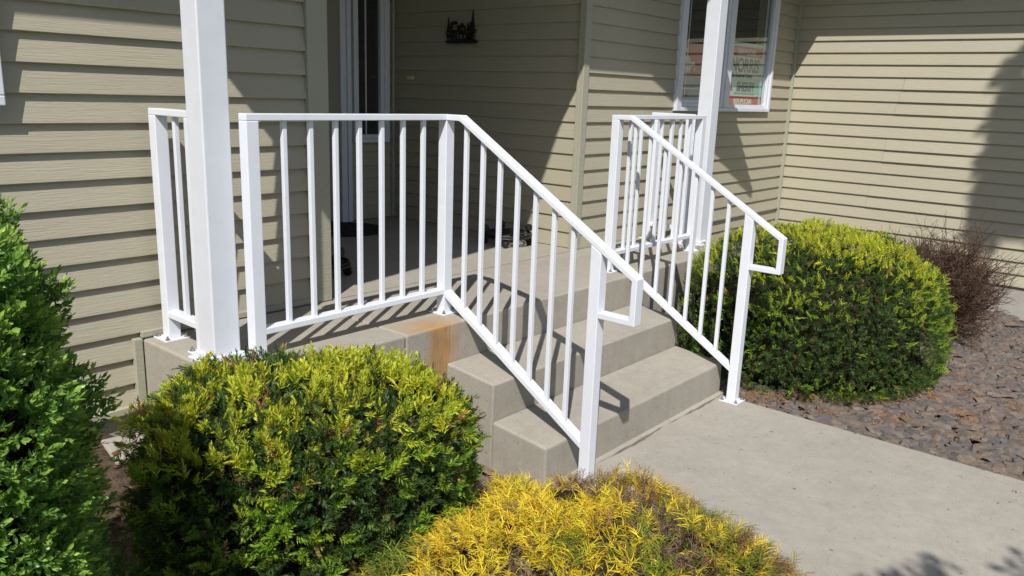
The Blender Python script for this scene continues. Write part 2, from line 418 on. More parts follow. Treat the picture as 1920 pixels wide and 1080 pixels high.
# dark room behind the glass
rm = MB()
rm.box(2.4, 1.9, .3, 5.15, 2.0, 2.6); rm.box(2.3, .73, .3, 2.4, 2.0, 2.6); rm.box(5.151, .73, .3, 5.2, 2.0, 2.6); rm.box(2.3, .73, .2, 5.2, 2.0, .3); rm.box(2.3, .73, 2.6, 5.2, 2.0, 2.7)
hp(rm, 'room_interior', M_dark)
# top-left window whose corner enters the frame
wf = MB(); wf.box(-2.6, .522, .916, -1.571, .575, .95); wf.box(-1.612, .522, .9505, -1.571, .575, 2.06); wf.box(-2.6, .522, .9505, -2.56, .575, 2.06); wf.box(-2.5595, .522, 2.02, -1.6125, .575, 2.06)
win2 = hp(wf, 'window', M_vinyl, bevel=.004)
g = MB(); g.box(-2.56, .55, .95, -1.612, .554, 2.02); sub(g, 'pane', M_glass, win2)

# roofs: entry gable and the main eaves
def slab_roof(pts, th):
    b = MB(); top = [(x, y, z+th) for x, y, z in pts]; b.hexa(pts, top); return b
yf, yb = -.40, 2.7
L0 = (-1.66, 2.31); AP = (.60, 3.46); R1 = (3.06, 2.14)
hp(slab_roof([(L0[0], yf, L0[1]), (AP[0], yf, AP[1]), (AP[0], yb, AP[1]), (L0[0], yb, L0[1])], .09), 'roof', M_shingle)
hp(slab_roof([(AP[0]+.001, yf, AP[1]), (R1[0], yf, R1[1]), (R1[0], yb, R1[1]), (AP[0]+.001, yb, AP[1])], .09), 'roof', M_shingle)
hp(slab_roof([(-7, .05, 2.30), (-1.0, .05, 2.30), (-1.0, 4, 3.9), (-7, 4, 3.9)], .12), 'roof', M_shingle)
hp(slab_roof([(2.2, .045, 2.30), (9, .045, 2.30), (9, 4, 3.9), (2.2, 4, 3.9)], .12), 'roof', M_shingle)
hp(slab_roof([(4.685, -7, 2.305), (9, -7, 4.2), (9, .04, 4.2), (4.685, .04, 2.305)], .12), 'roof', M_shingle)
sf = MB(); sf.box(-1.0, .02, 2.302, 2.6, 2.42, 2.34); hp(sf, 'unseen_ceiling_slab', M_soffit)  # unseen level slab added for the flat shadow edge and a darker recess
sf = MB(); sf.box(-7, .07, 2.27, -1.2, .60, 2.298); sf.box(2.95, .07, 2.27, 4.7, .60, 2.298); sf.box(4.70, -7, 2.27, 5.25, .60, 2.298)
hp(sf, 'soffit', M_soffit)

# ---------------------------------------------------------------- porch columns
def column(x, y, s, ztop, label, gx=1):
    r = empty('porch_column', (x+s/2, y+s/2, 0)); tag(r, label, 'column', 'white porch roof columns')
    h = s/2
    b = MB(); b.box(-h, -h, .012, h, h, ztop); b.build('shaft', M_vinyl, r, bevel=.006, seg=3)
    b = MB(); b.box(-h-.012, -h-.012, .0085, h+.012, h+.012, .03); b.build('base_collar', M_vinyl, r, bevel=.004)
    b = MB(); b.box(-h-.032, -h-.032, 0, h+.032, h+.032, .008); pt = b.build('base_plate', M_white, r, bevel=.002)
    return r
column(-1.118, .070, .108, 2.55, 'thick white square porch column beside the yellow green bush, nearest the camera')
column(2.640, .075, .106, 2.30, 'thick white square porch column in front of the window with the signs')

# ---------------------------------------------------------------- railings
S = .0508; T = .0254; H = .9144; BS = .019
bolt_me = None
def bolt_mesh():
    global bolt_me
    if bolt_me: return bolt_me
    b = MB(); b.cyl((0, 0, .006), (0, 0, 1), .011, .002, 12); b.cyl((0, 0, .008), (0, 0, 1), .008, .006, 6); b.cyl((0, 0, .014), (0, 0, 1), .0045, .008, 8)
    me = bpy.data.meshes.new('bolt'); me.from_pydata(b.v, [], b.f); me.materials.append(M_metal); bolt_me = me; return me
def post(parent, x, y, z0, z1):
    b = MB(); b.box(x, y, z0+.006, x+S, y+S, z1); b.build('post', M_white, parent, bevel=.0035, seg=3)
def plate(parent, x, y, z0, sz=.105):
    cx, cy = x+S/2, y+S/2; h = sz/2
    b = MB(); b.box(cx-h, cy-h, z0, cx+h, cy+h, z0+.0065); p = b.build('base_plate', M_white, parent, bevel=.0015)
    # a little weld fillet round the post foot
    for i, (a, c) in enumerate(((-1, -1), (1, -1), (1, 1), (-1, 1))):
        o = bpy.data.objects.new('bolt', bolt_mesh()); COL.objects.link(o); o.parent = p
        o.location = (cx+a*(h-.013), cy+c*(h-.013), z0)
def rail_part(mb, name, parent): return mb.build(name, M_white, parent, bevel=.003, seg=2)
def bar_x(parent, name, x0, x1, y, z): rail_part(MB().box(x0, y+.0004, z, x1, y+S-.0004, z+T), name, parent)
def bar_y(parent, name, y0, y1, x, z): rail_part(MB().box(x+.0004, y0, z, x+S-.0004, y1, z+T), name, parent)
def baluster(parent, x, y, z0, z1, slope=0):
    h = BS/2
    b = MB(); bot = [(x-h, y-h, z0-slope*(-h)), (x+h, y-h, z0+slope*h), (x+h, y+h, z0-slope*h), (x-h, y+h, z0-slope*h)]
    z00 = z0+abs(slope)*h
    b.box(x-h, y-h, z0-.004, x+h, y+h, z1+.004)
    b.build('baluster', M_white, parent, bevel=.0022, seg=2)
def x_run(parent, x0, x1, y, n, z=0, top0=None, top1=None):
    """level panel between inner post faces x0..x1"""
    bar_x(parent, 'bottom_rail', x0-.001, x1+.001, y, z+.094)
    for i in range(n):
        xx = x0+(x1-x0)*(i+1)/(n+1); baluster(parent, xx, y+S/2, z+.12, z+H-T)
def y_run(parent, y0, y1, x, n, z=0):
    bar_y(parent, 'bottom_rail', y0-.001, y1+.001, x, z+.094)
    for i in range(n):
        yy = y0+(y1-y0)*(i+1)/(n+1); baluster(parent, x+S/2, yy, z+.12, z+H-T)
YC = -.86
def stair_run(parent, x):
    """top rail, loop end and pickets from the post at y=0 down to the post at YC"""
    # side profile in (y, z): rail from the knee down to the loop, 1 inch thick
    yk, zk = -.075, H              # knee, top surface
    ye, ze = -1.030, .345          # far end of the slope, top surface
    sl = (zk-ze)/(yk-ye)
    nrm = T*math.sqrt(1+sl*sl)
    pr = [(S, H), (yk, H), (ye, ze), (ye, .158), (YC-.0005, .158), (YC-.0005, .158+T), (ye+T, .158+T), (ye+T, ze-nrm+T*sl+.004), (yk-.006, H-T-.003), (yk+.006, H-T), (S, H-T)]
    b = MB()
    f = lambda p, q, t: (t, p, q)
    # split into convex pieces joined edge to edge as one solid outline
    n = len(pr); vs = [f(p[0], p[1], x+.0002) for p in pr]+[f(p[0], p[1], x+S-.0002) for p in pr]
    fs = [tuple(range(n)), tuple(range(2*n-1, n-1, -1))]+[(i, n+i, n+(i+1) % n, (i+1) % n) for i in range(n)]
    b.add(vs, fs); rail_part(b, 'handrail', parent)
    # bottom rail
    y0, y1 = -.0005, YC+S; za, zb = .112, -.386   # top surface at the two ends
    zt = lambda y: za+(zb-za)*(y-y0)/(y1-y0)
    s2 = (za-zb)/(y0-y1); n2 = T*math.sqrt(1+s2*s2)
    b = MB(); b.prism([(y0, zt(y0)), (y0, zt(y0)-n2), (y1, zt(y1)-n2), (y1, zt(y1))], f, x+.0004, x+S-.0004)
    rail_part(b, 'bottom_rail', parent)
    for i in range(7):
        yy = y0+(y1-y0)*(i+1)/8
        topz = (H+(yy-yk)*sl)-nrm+.004 if yy < yk else H-T
        h = BS/2; xc = x+S/2
        b = MB()
        zb0 = zt(yy-h)-.003; zb1 = zt(yy+h)-.003; zt0 = topz-h*sl; zt1 = topz+h*sl
        b.hexa([(xc-h, yy-h, zb0), (xc+h, yy-h, zb0), (xc+h, yy+h, zb1), (xc-h, yy+h, zb1)], [(xc-h, yy-h, zt0), (xc+h, yy-h, zt0), (xc+h, yy+h, zt1), (xc-h, yy+h, zt1)])
        b.build('baluster', M_white, parent, bevel=.0022, seg=2)
    # lower post reaches up under the slope
    yA, yB = YC, YC+S
    tz = lambda y: H+(y-yk)*sl-nrm+.003
    b = MB(); b.hexa([(x, yA, ZG+.0065), (x+S, yA, ZG+.0065), (x+S, yB, ZG+.0065), (x, yB, ZG+.0065)], [(x, yA, tz(yA)), (x+S, yA, tz(yA)), (x+S, yB, tz(yB)), (x, yB, tz(yB))])
    b.build('post', M_white, parent, bevel=.0035, seg=3)
    plate(parent, x, YC, ZG+.0005)

XA = -.991
r1 = empty('porch_railing', (0, 0, 0)); tag(r1, 'white metal railing along the porch edge and down the steps, beside the rust stain', 'railing')
post(r1, XA, 0, 0, H-T); plate(r1, XA, 0, 0)
post(r1, 0, 0, 0, H-T); plate(r1, 0, 0, 0)
bar_x(r1, 'top_rail', XA, -.0003, 0, H-T)
x_run(r1, XA+S, 0, 0, 7)
stair_run(r1, 0)

XE, XG = 1.3816, 2.385
r2 = empty('porch_railing', (XE, 0, 0)); tag(r2, 'white metal railing on the right of the steps, ending before the clipped bush', 'railing')
r2.location = (0, 0, 0)
post(r2, XE, 0, 0, H-T); plate(r2, XE, 0, 0)
post(r2, XG, 0, 0, H-T); plate(r2, XG, 0, 0)
bar_x(r2, 'top_rail', XE+S+.0003, XG+S, 0, H-T)
x_run(r2, XE+S, XG, 0, 7)
stair_run(r2, XE)

def side_rail(x, y0, y1, label, n):
    r = empty('porch_railing', (0, 0, 0)); tag(r, label, 'railing')
    post(r, x, y0, 0, H-T); post(r, x, y1, 0, H-T); plate(r, x, y0, 0, .1); plate(r, x, y1, 0)
    bar_y(r, 'top_rail', y0, y1+S, x, H-T); y_run(r, y0+S, y1, x, n)
side_rail(-1.094, .195, .461, 'short white metal railing between the left column and the sunlit siding', 1)
side_rail(2.585, .185, .461, 'short white metal railing under the window, behind the right hand column rail', 1)

# ---------------------------------------------------------------- things on the porch
M_red = mat('sign_red', (.50, .07, .05), .5); M_pale = mat('sign_pale', (.62, .68, .62), .5); M_green = mat('sign_green', (.33, .58, .47), .5)
M_ink = mat('sign_ink', (.05, .07, .085), .5); M_cream = mat('sign_cream', (.72, .68, .62), .5); M_grey = mat('sign_grey', (.30, .30, .28), .5)
def text(s, size, x, y, z, mt, parent, name='lettering', plane='y', align='LEFT', ext=.0006, sx=1, bold=0, d=None):
    c = bpy.data.curves.new('t', 'FONT'); c.body = s; c.size = size; c.extrude = ext; c.align_x = align; c.offset = bold
    o = bpy.data.objects.new('t', c); COL.objects.link(o)
    dg = bpy.context.evaluated_depsgraph_get(); me = bpy.data.meshes.new_from_object(o.evaluated_get(dg))
    bpy.data.objects.remove(o)
    q = bpy.data.objects.new(name, me); COL.objects.link(q); me.materials.clear(); me.materials.append(mt)
    if plane == 'y': M = Matrix(((sx, 0, 0, x), (0, 0, -1, y), (0, 1, 0, z), (0, 0, 0, 1)))       # faces -Y
    else: M = Matrix(((0, 0, -1, x), (-sx, 0, 0, y), (0, 1, 0, z), (0, 0, 0, 1)))                  # faces -X
    me.transform(M); q.parent = parent
    return q
sg = empty('window_sign', (0, 0, 0)); tag(sg, 'election sign lettered SHERIFF, pale with red bands, behind the right hand pane', 'sign')
MB().box(3.79, .606, .93, 4.66, .610, 1.50).build('board', M_pale, sg)
MB().box(3.79, .6048, 1.388, 4.66, .6058, 1.47).build('band', M_red, sg)
MB().box(3.79, .6048, .960, 4.66, .6058, 1.055).build('band', M_red, sg)
MB().box(4.08, .6049, 1.075, 4.60, .6057, 1.205).build('band', M_green, sg)
text('REPUBLICAN', .062, 4.06, .6040, 1.405, M_cream, sg, bold=.0022)
text('NORRIS', .158, 3.955, .6045, 1.262, M_ink, sg, bold=.004)
text('for Kootenai County', .047, 3.99, .6045, 1.214, M_ink, sg, bold=.0015)
text('SHERIFF', .102, 4.10, .6040, 1.102, M_ink, sg, bold=.004)
text('PAID FOR BY THE COMMITTEE TO ELECT', .022, 4.06, .6040, 1.072, M_grey, sg)
text('REPUBLICAN', .062, 4.06, .6040, .990, M_cream, sg, bold=.0022)
MB().prism([(3.93, 1.10), (4.03, 1.10), (3.985, 1.17), (3.99, 1.235), (3.968, 1.275), (3.958, 1.17)], lambda p, q, t: (p, t, q), .6046, .6056).build('emblem', M_red, sg)
sg2 = empty('window_sign', (0, 0, 0)); tag(sg2, 'dark red election sign partly hidden by the column, behind the left hand pane', 'sign')
M_dred = mat('sign_dark_red', (.42, .06, .055), .5); M_lav = mat('sign_lavender', (.36, .34, .38), .5)
MB().box(3.0, .612, .99, 3.80, .616, 1.44).build('board', M_lav, sg2)
MB().box(3.0, .6104, 1.20, 3.80, .6115, 1.43).build('band', M_dred, sg2)
text('ne', .12, 3.10, .610, 1.335, M_cream, sg2, bold=.006)
text('ulfie', .15, 3.095, .610, 1.225, M_cream, sg2, bold=.008)
text('izz', .11, 3.10, .6112, 1.11, M_dred, sg2, bold=.003)
text('for', .07, 3.18, .6112, 1.035, M_dred, sg2, bold=.002)

# welcome silhouette on the shaded side wall (hangs on the -X face at x ~ 1.79)
wl = empty('wall_art', (0, 0, 0)); tag(wl, 'black metal WELCOME silhouette with pine trees on the shaded recess wall', 'wall art')
def onwall(poly, name='silhouette', d=.006):
    b = MB(); b.prism(poly, lambda p, q, t: (t, p, q), 1.768, 1.768+d); return b.build(name, M_black, wl)
Y0, Z0 = 1.800, 1.362
onwall([(Y0, Z0-.006), (Y0, Z0+.008), (Y0-.305, Z0+.008), (Y0-.325, Z0-.004), (Y0-.30, Z0-.014), (Y0-.02, Z0-.012)], 'base_bar')
onwall([(Y0-.008, Z0+.066), (Y0-.008, Z0+.080), (Y0-.30, Z0+.080), (Y0-.30, Z0+.066)], 'middle_bar')
text('WELCOME', .082, 1.772, Y0-.004, Z0+.007, M_black, wl, plane='x', ext=.003, sx=.72, bold=.004)
def pine(yc, z, h, wd, n=5):
    pts = []
    for i in range(n):
        t0 = i/n; ww = wd*(1-t0)
        pts.append((ww, t0*h)); pts.append((ww*.5, (t0+.55/n)*h))
    pts.append((0, h)); full = [(yc+p, z+q) for p, q in pts]+[(yc-p, z+q) for p, q in reversed(pts[:-1])]
    onwall(full, 'pine_silhouette')
pine(Y0-.026, Z0+.08, .09, .018); pine(Y0-.268, Z0+.08, .135, .026, 6); pine(Y0-.222, Z0+.08, .05, .014, 3); pine(Y0-.245, Z0+.078, .06, .016, 3)
onwall([(Y0-.05, Z0+.079), (Y0-.045, Z0+.125), (Y0-.06, Z0+.138), (Y0-.10, Z0+.143), (Y0-.115, Z0+.135), (Y0-.112, Z0+.118), (Y0-.07, Z0+.118), (Y0-.062, Z0+.079)], 'animal_silhouette')
onwall([(Y0-.118, Z0+.079), (Y0-.115, Z0+.108), (Y0-.135, Z0+.118), (Y0-.148, Z0+.108), (Y0-.15, Z0+.125), (Y0-.168, Z0+.128), (Y0-.178, Z0+.112), (Y0-.195, Z0+.106), (Y0-.20, Z0+.079), (Y0-.19, Z0+.079), (Y0-.182, Z0+.095), (Y0-.15, Z0+.092), (Y0-.135, Z0+.079)], 'animal_silhouette')
pb = MB(); pb.box(1.778, 2.155, 1.088, 1.7865, 2.230, 1.114); o = pb.build('name_plate', M_brass, bevel=.002)
tag(o, 'tiny brass plate on the shaded recess wall left of the welcome art', 'plate')

def half_disc_mat():
    b = MB(); n = 36; cx, cy, r = 1.07, 2.09, .275
    vs = [(cx+r*math.cos(2*math.pi*i/n), cy+r*math.sin(2*math.pi*i/n), .0005) for i in range(n)]
    vs += [(x, y, .018) for x, y, _ in vs]
    b.add(vs, [tuple(range(n-1, -1, -1)), tuple(range(n, 2*n))]+[(i, (i+1) % n, n+(i+1) % n, n+i) for i in range(n)])
    return b.build('doormat', M_rubber, bevel=.005)
tag(half_disc_mat(), 'round black rubber doormat lying in front of the door', 'doormat')

def caddy(cx, cy, label, rot=0, flip=False):
    zt = .062
    r = empty('plant_caddy', (cx, cy, 0)); tag(r, label, 'plant caddy', 'black iron plant caddies on casters')
    b = MB(); b.torus((0, 0, zt), .165, .008, 36, 6); b.torus((0, 0, zt), .115, .005, 30, 6); b.torus((0, 0, zt), .06, .005, 24, 6); b.build('ring', M_black, r, smooth=True)
    b = MB()
    for i in range(8):
        a = 2*math.pi*i/8+rot; b.tube([(.03*math.cos(a), .03*math.sin(a), zt), (.165*math.cos(a), .165*math.sin(a), zt)], .0045, 5)
    for i in range(8):
        a = 2*math.pi*(i+.5)/8+rot; c_ = (.138*math.cos(a), .138*math.sin(a), zt-.004)
        b.torus(c_, .019, .0035, 12, 5)
    b.build('scrollwork', M_black, r)
    for i in range(4):
        a = 2*math.pi*i/4+rot+.5; x, y = .155*math.cos(a), .155*math.sin(a)
        b = MB(); t_ = a+1.1; b.cyl((x-.012*math.cos(t_), y-.012*math.sin(t_), .0255), (math.cos(t_), math.sin(t_), 0), .0255, .024, 16)
        b.tube([(x, y, .028), (x, y, .058)], .006, 6)
        b.build('caster', M_black, r, bevel=.002)
    if flip: r.rotation_euler = (math.pi, 0, .4); r.location.z = .136
    return r
caddy(1.585, .985, 'black iron plant caddy standing on its casters against the recess wall, lower of the two', .15)
caddy(1.60, 1.00, 'black iron plant caddy turned wheels up on another, against the recess wall', .5, True)
caddy(.045, 1.02, 'black iron plant caddy standing on its casters behind the left corner board', -1.15)
caddy(.055, 1.04, 'black iron plant caddy turned wheels up on another, behind the left corner board', -.1, True)

# drip line at the foot of the right wall
b = MB(); b.tube([(4.66, -1.55, -.655), (4.72, -1.66, -.645), (4.80, -1.80, -.655), (4.9, -2.3, -.65)], .008, 6); b.tube([(4.70, -1.60, -.645), (4.4, -1.72, -.655), (4.0, -1.85, -.645), (3.5, -2.2, -.66)], .005, 5)
tag(b.build('irrigation_tube', M_black), 'thin black irrigation tube lying on the rock bed by the bare shrub', 'tube')

# ---------------------------------------------------------------- foliage tools (numpy)
def superdome(P, n, lump=.05, inner=0.0, seed=1):
    """random points on a lumpy super-ellipsoid; returns points, normals"""
    r = np.random.default_rng(seed)
    NU, NV = 120, 60
    th = np.linspace(0, 2*np.pi, NU+1); ph = np.linspace(-.42*np.pi, .5*np.pi, NV+1)
    sp = lambda v, e: np.sign(v)*np.abs(v)**e
    e = 2/P['n']; zc = P['zb']+(P['zt']-P['zb'])*P['dn']
    def f(t, p):
        cz = np.where(np.sin(p) > 0, P['zt']-zc, zc-P['zb'])
        x = P['a']*sp(np.cos(p), e)*sp(np.cos(t), .9); y = P['b']*sp(np.cos(p), e)*sp(np.sin(t), .9)
        z = zc+cz*sp(np.sin(p), e); c, s = math.cos(P['ang']), math.sin(P['ang'])
        return np.stack([P['cx']+c*x-s*y, P['cy']+s*x+c*y, z], -1)
    T_, Ph = np.meshgrid(th, ph, indexing='ij'); G = f(T_, Ph)
    d1 = G[1:, :-1]-G[:-1, :-1]; d2 = G[:-1, 1:]-G[:-1, :-1]; A = np.linalg.norm(np.cross(d1, d2), axis=-1).ravel()
    idx = r.choice(len(A), n, p=A/A.sum()); i, j = idx//NV, idx % NV
    u, v = r.random(n), r.random(n); u = u[:, None]; v = v[:, None]
    p = G[i, j]*(1-u)*(1-v)+G[i+1, j]*u*(1-v)+G[i, j+1]*(1-u)*v+G[i+1, j+1]*u*v
    nr = np.cross(d1[i, j], d2[i, j]); nr /= np.linalg.norm(nr, axis=1)[:, None]+1e-12
    c0 = np.array([P['cx'], P['cy'], zc]); sg_ = np.sign(((p-c0)*nr).sum(1))[:, None]; nr = nr*np.where(sg_ == 0, 1, sg_)
    # lumps from summed sines (cheap noise)
    k = np.random.default_rng(seed+50); L_ = np.zeros(n)
    for q in range(9):
        w_ = k.normal(0, 1, 3)*(5.5 if q < 4 else 19); L_ += np.sin(p@w_+k.random()*6)*(.9 if q < 4 else .75)
    L_ /= 4
    p = p+nr*(L_*lump)[:, None]
    return p, nr, L_
def frames(d, r):
    d = d/np.linalg.norm(d, axis=1)[:, None]; a = r.normal(size=d.shape); x = np.cross(d, a); x /= np.linalg.norm(x, axis=1)[:, None]
    return x, np.cross(d, x), d
def instance_mesh(name, tv, tf, pos, fx, fy, fz, scale, col, mt, parent=None, tcol=None, kind='stuff'):
    """tv (m,3) template verts, tf faces of equal size; col (n,3); tcol (m,) brightness of template verts"""
    n, m_ = len(pos), len(tv)
    V = pos[:, None, :]+scale[:, None, None]*(tv[None, :, 0, None]*fx[:, None, :]+tv[None, :, 1, None]*fy[:, None, :]+tv[None, :, 2, None]*fz[:, None, :])
    V = V.reshape(-1, 3); k = tf.shape[1]; Fc = (tf[None]+(np.arange(n)*m_)[:, None, None]).reshape(-1, k)
    me = bpy.data.meshes.new(name); me.vertices.add(len(V)); me.vertices.foreach_set('co', V.astype(np.float32).ravel())
    me.loops.add(Fc.size); me.loops.foreach_set('vertex_index', Fc.astype(np.int32).ravel())
    me.polygons.add(len(Fc)); me.polygons.foreach_set('loop_start', np.arange(0, Fc.size, k, dtype=np.int32))
    me.update(calc_edges=True)
    C_ = np.repeat(col[:, None, :], m_, 1)
    if tcol is not None: C_ = C_*tcol[None, :, None] if tcol.ndim == 1 else C_*(1-tcol[None, :, :1])+tcol[None, :, 1:]*tcol[None, :, :1]
    C_ = np.concatenate([C_.reshape(-1, 3), np.ones((n*m_, 1))], 1).clip(0, 1)
    a = me.color_attributes.new('Col', 'FLOAT_COLOR', 'POINT'); a.data.foreach_set('color', C_.astype(np.float32).ravel())
    me.materials.append(mt)
    o = bpy.data.objects.new(name, me); COL.objects.link(o)
    if parent: o.parent = parent
    if kind: o['kind'] = kind
    return o
def yew_template(seed=0, n=13, L_=.05, nl=.022, wd=.0040, spread=1.0):
    r = np.random.default_rng(seed); tv = []; tf = []
    for i in range(n):
        t = i/(n-1); z = L_*(.12+.86*t); a = (i % 2)*math.pi+r.normal(0, .55); el = .55+.75*t*.8
        l = nl*(1-.35*t)*r.uniform(.85, 1.15)
        d = np.array([math.cos(a)*math.cos(el)*spread, math.sin(a)*math.cos(el)*spread, math.sin(el)]); d /= np.linalg.norm(d)
        s = np.cross(d, [0, 0, 1]); s /= np.linalg.norm(s)+1e-9; s = s*math.cos(.5)+np.cross(d, s)*math.sin(.5)
        b0 = np.array([0, 0, z]); k = len(tv)
        tv += [b0, b0+d*l*.5-s*wd/2, b0+d*l, b0+d*l*.5+s*wd/2]; tf.append((k, k+1, k+2, k+3))
    return np.array(tv), np.array(tf)
def jitter(col, n, r, v=.18, h=.06):
    c = np.tile(np.array(col), (n, 1))*(1+r.normal(0, v, (n, 1))); c *= 1+r.normal(0, h, (n, 3)); return c.clip(.003, 1)
def core(P, k, name, parent, mt):  # solid hull that stops see-through, the shrub's inner shade in its colour
    sp = lambda v, e: math.copysign(abs(v)**e, v)
    e = 2/P['n']; zc = P['zb']+(P['zt']-P['zb'])*P['dn']; b = MB(); nu, nv = 28, 14; vs = []; fs = []
    for j in range(nv+1):
        p = -math.pi/2+math.pi*j/nv
        for i in range(nu):
            t = 2*math.pi*i/nu; cz = (P['zt']-zc) if math.sin(p) > 0 else (zc-P['zb']); q = k*(1+.05*math.sin(3*t+5*p)+.03*math.sin(7*t-4*p))
            x = q*P['a']*sp(math.cos(p), e)*sp(math.cos(t), .9); y = q*P['b']*sp(math.cos(p), e)*sp(math.sin(t), .9)
            c, s = math.cos(P['ang']), math.sin(P['ang']); vs.append((P['cx']+c*x-s*y, P['cy']+s*x+c*y, zc+cz*q*sp(math.sin(p), e)))
    for j in range(nv):
        for i in range(nu): fs.append((j*nu+i, j*nu+(i+1) % nu, (j+1)*nu+(i+1) % nu, (j+1)*nu+i))
    b.add(vs, fs); return b.build(name, mt, parent, smooth=True)
M_core = mat('shrub_dark_hull', (.022, .024, .012), 1, .0)  # near-black green: shade inside the shrub put into the colour
cc = ramp(M_core, noise(M_core, coords(M_core), 45, 4, .7), [(.35, (.008, .012, .005)), (.7, (.04, .04, .02))]); setcol(M_core, cc)
bump(M_core, noise(M_core, coords(M_core), 70, 3), 1, .02)

def yew(P, name_label, n_dark, n_new, seed, size=1.0, new_bias=1.0, lump=.028, low=.16):
    root = empty('yew_shrub', (0, 0, 0)); tag(root, name_label, 'shrub')
    r = np.random.default_rng(seed)
    core(P, .84, 'dark_hull', root, M_core)
    k_ = np.random.default_rng(seed+9); W_ = [(k_.normal(0, 1, 3)*13, k_.random()*6) for _ in range(6)]
    cav = lambda q: sum(np.sin(q@w_+c_) for w_, c_ in W_)          # where the surface is open or closed
    def tufts(n_c, per, spread, sd, extra=0.0):
        """tips that fork: several shoots leave one point"""
        p, nr, L_ = superdome(P, n_c, lump, seed=sd)
        d0 = nr*.85+np.array([0, 0, .32])+r.normal(0, .38, p.shape)
        hgt = r.normal(0, .010, n_c)*size+extra
        p = p+nr*hgt[:, None]
        i_ = np.repeat(np.arange(n_c), per)
        d = d0[i_]/np.linalg.norm(d0[i_], axis=1)[:, None]+r.normal(0, spread, (len(i_), 3))
        return p[i_]-d*.028*size+r.normal(0, .004, (len(i_), 3)), nr[i_], d, i_
    # older dark shoots, in three depths
    per = 4; n_c = n_dark//per
    p, nr, d, i_ = tufts(n_c, per, .42, seed)
    n_ = len(p); cv = cav(p)
    dep = r.choice([0, .02, .045], n_c, p=[.55, .28, .17])[i_]*size+np.clip(-cv-1.6, 0, 2)*.022
    p = p-nr*dep[:, None]; fx, fy, fz = frames(d, r)
    tint = r.random(n_c)[i_]
    base = jitter((.052, .104, .024), n_, r, .22, .08)
    ol = tint < .38; base[ol] = jitter((.115, .175, .034), ol.sum(), r, .22, .08)
    br = (tint > .985) | (r.random(n_) < .012); base[br] = jitter((.20, .11, .045), br.sum(), r, .3, .1)
    keep = p[:, 2] > P['zb']+.02; sc_ = r.uniform(.65, 1.15, n_)*size
    for g in range(3):
        s_ = (i_ % 3 == g) & keep; tv, tf = yew_template(seed+g, 9 if size < 1 else 13, .044, .021, .0040)
        instance_mesh('foliage', tv, tf, p[s_], fx[s_], fy[s_], fz[s_], sc_[s_], base[s_], M_needle, root)
    # bright new growth in tufts
    per = 4; n_c = n_new*5//per
    p, nr, d, i_ = tufts(n_c, per, .36, seed+3, .006*size)
    zrel = (p[:, 2]-P['zb'])/(P['zt']-P['zb']); cv = cav(p+.7)
    prob = (low+(1-low)*np.clip(nr[:, 2], 0, 1)**1.2+.22*np.clip(zrel-.3, 0, 1))*np.clip(.8+.30*cv, .10, 1.6)*new_bias*.6
    thr = r.random(n_c)[i_]; m_ = (thr < prob) & (r.random(len(p)) < .85)
    p, nr, d, i_ = p[m_], nr[m_], d[m_], i_[m_]; up_ = np.clip(nr[:, 2], 0, 1)
    d = d+np.array([0, 0, .18]); fx, fy, fz = frames(d, r); n_ = len(p)
    tt = r.normal(0, .22, n_c)[i_]+r.normal(0, .06, n_)
    c1 = np.array((.20, .35, .028)); c2 = np.array((.58, .58, .045)); t = (up_*.85+tt).clip(0, 1)[:, None]
    col = (c1*(1-t)+c2*t)*(1+r.normal(0, .12, (n_, 1)))
    tan = (r.random(n_c) < .06)[i_]; col[tan] = jitter((.40, .27, .09), tan.sum(), r)
    sc_ = (r.uniform(.55, 1.2, n_c)[i_])*r.uniform(.8, 1.1, n_)*size
    for g in range(2):
        s_ = i_ % 2 == g; tv, tf = yew_template(seed+20+g, 11 if size < 1 else 14, .054, .023, .0044, .85)
        instance_mesh('new_growth', tv, tf, p[s_], fx[s_], fy[s_], fz[s_], sc_[s_], col[s_].clip(0, 1), M_needle, root)
    return root

Y1 = dict(cx=-1.186, cy=-.614, zb=-.62, zt=.158, a=.508, b=.435, ang=-.202, n=2.75, dn=.66)
Y2 = dict(cx=2.447, cy=-.828, zb=-.66, zt=.225, a=.79, b=.78, ang=-.354, n=3.1, dn=.22)
yew(Y1, 'clipped yew shrub with yellow green tips in front of the left column', 17000, 4600, 11, 1.05, 1.05, .040, .24)
yew(Y2, 'large rounded clipped yew shrub on the rock bed right of the steps', 32000, 8200, 31, .82, 1.0, .040, .19)

# boxwood-like shrub at the left edge, close to the camera
BX = dict(cx=-2.350, cy=-.925, zb=-.58, zt=.855, a=.405, b=.41, ang=-.1, n=3.0, dn=.60)
bx = empty('boxwood_shrub', (0, 0, 0)); tag(bx, 'tall glossy bright green leafy shrub at the left edge of the photo', 'shrub')
core(BX, .74, 'dark_hull', bx, M_core)
def leaf_geo(l=.024, wd=.0115):
    # folded, slightly cupped leaf lying along +Z
    v = [(0, 0, 0), (-wd*.42, .0012, l*.35), (0, -.0012, l*.38), (wd*.42, .0012, l*.35), (-wd*.46, .0018, l*.68), (0, -.0005, l*.72), (wd*.46, .0018, l*.68), (0, .0022, l)]
    f = [(0, 2, 1, 1), (0, 3, 2, 2), (1, 2, 5, 4), (2, 3, 6, 5), (4, 5, 7, 7), (5, 6, 7, 7)]
    return np.array(v), f
lv, lf = leaf_geo()
ltris = []
for f in lf:
    f = list(dict.fromkeys(f))
    if len(f) == 3: ltris.append(f)
    else: ltris += [[f[0], f[1], f[2]], [f[0], f[2], f[3]]]
ltris = np.array(ltris)
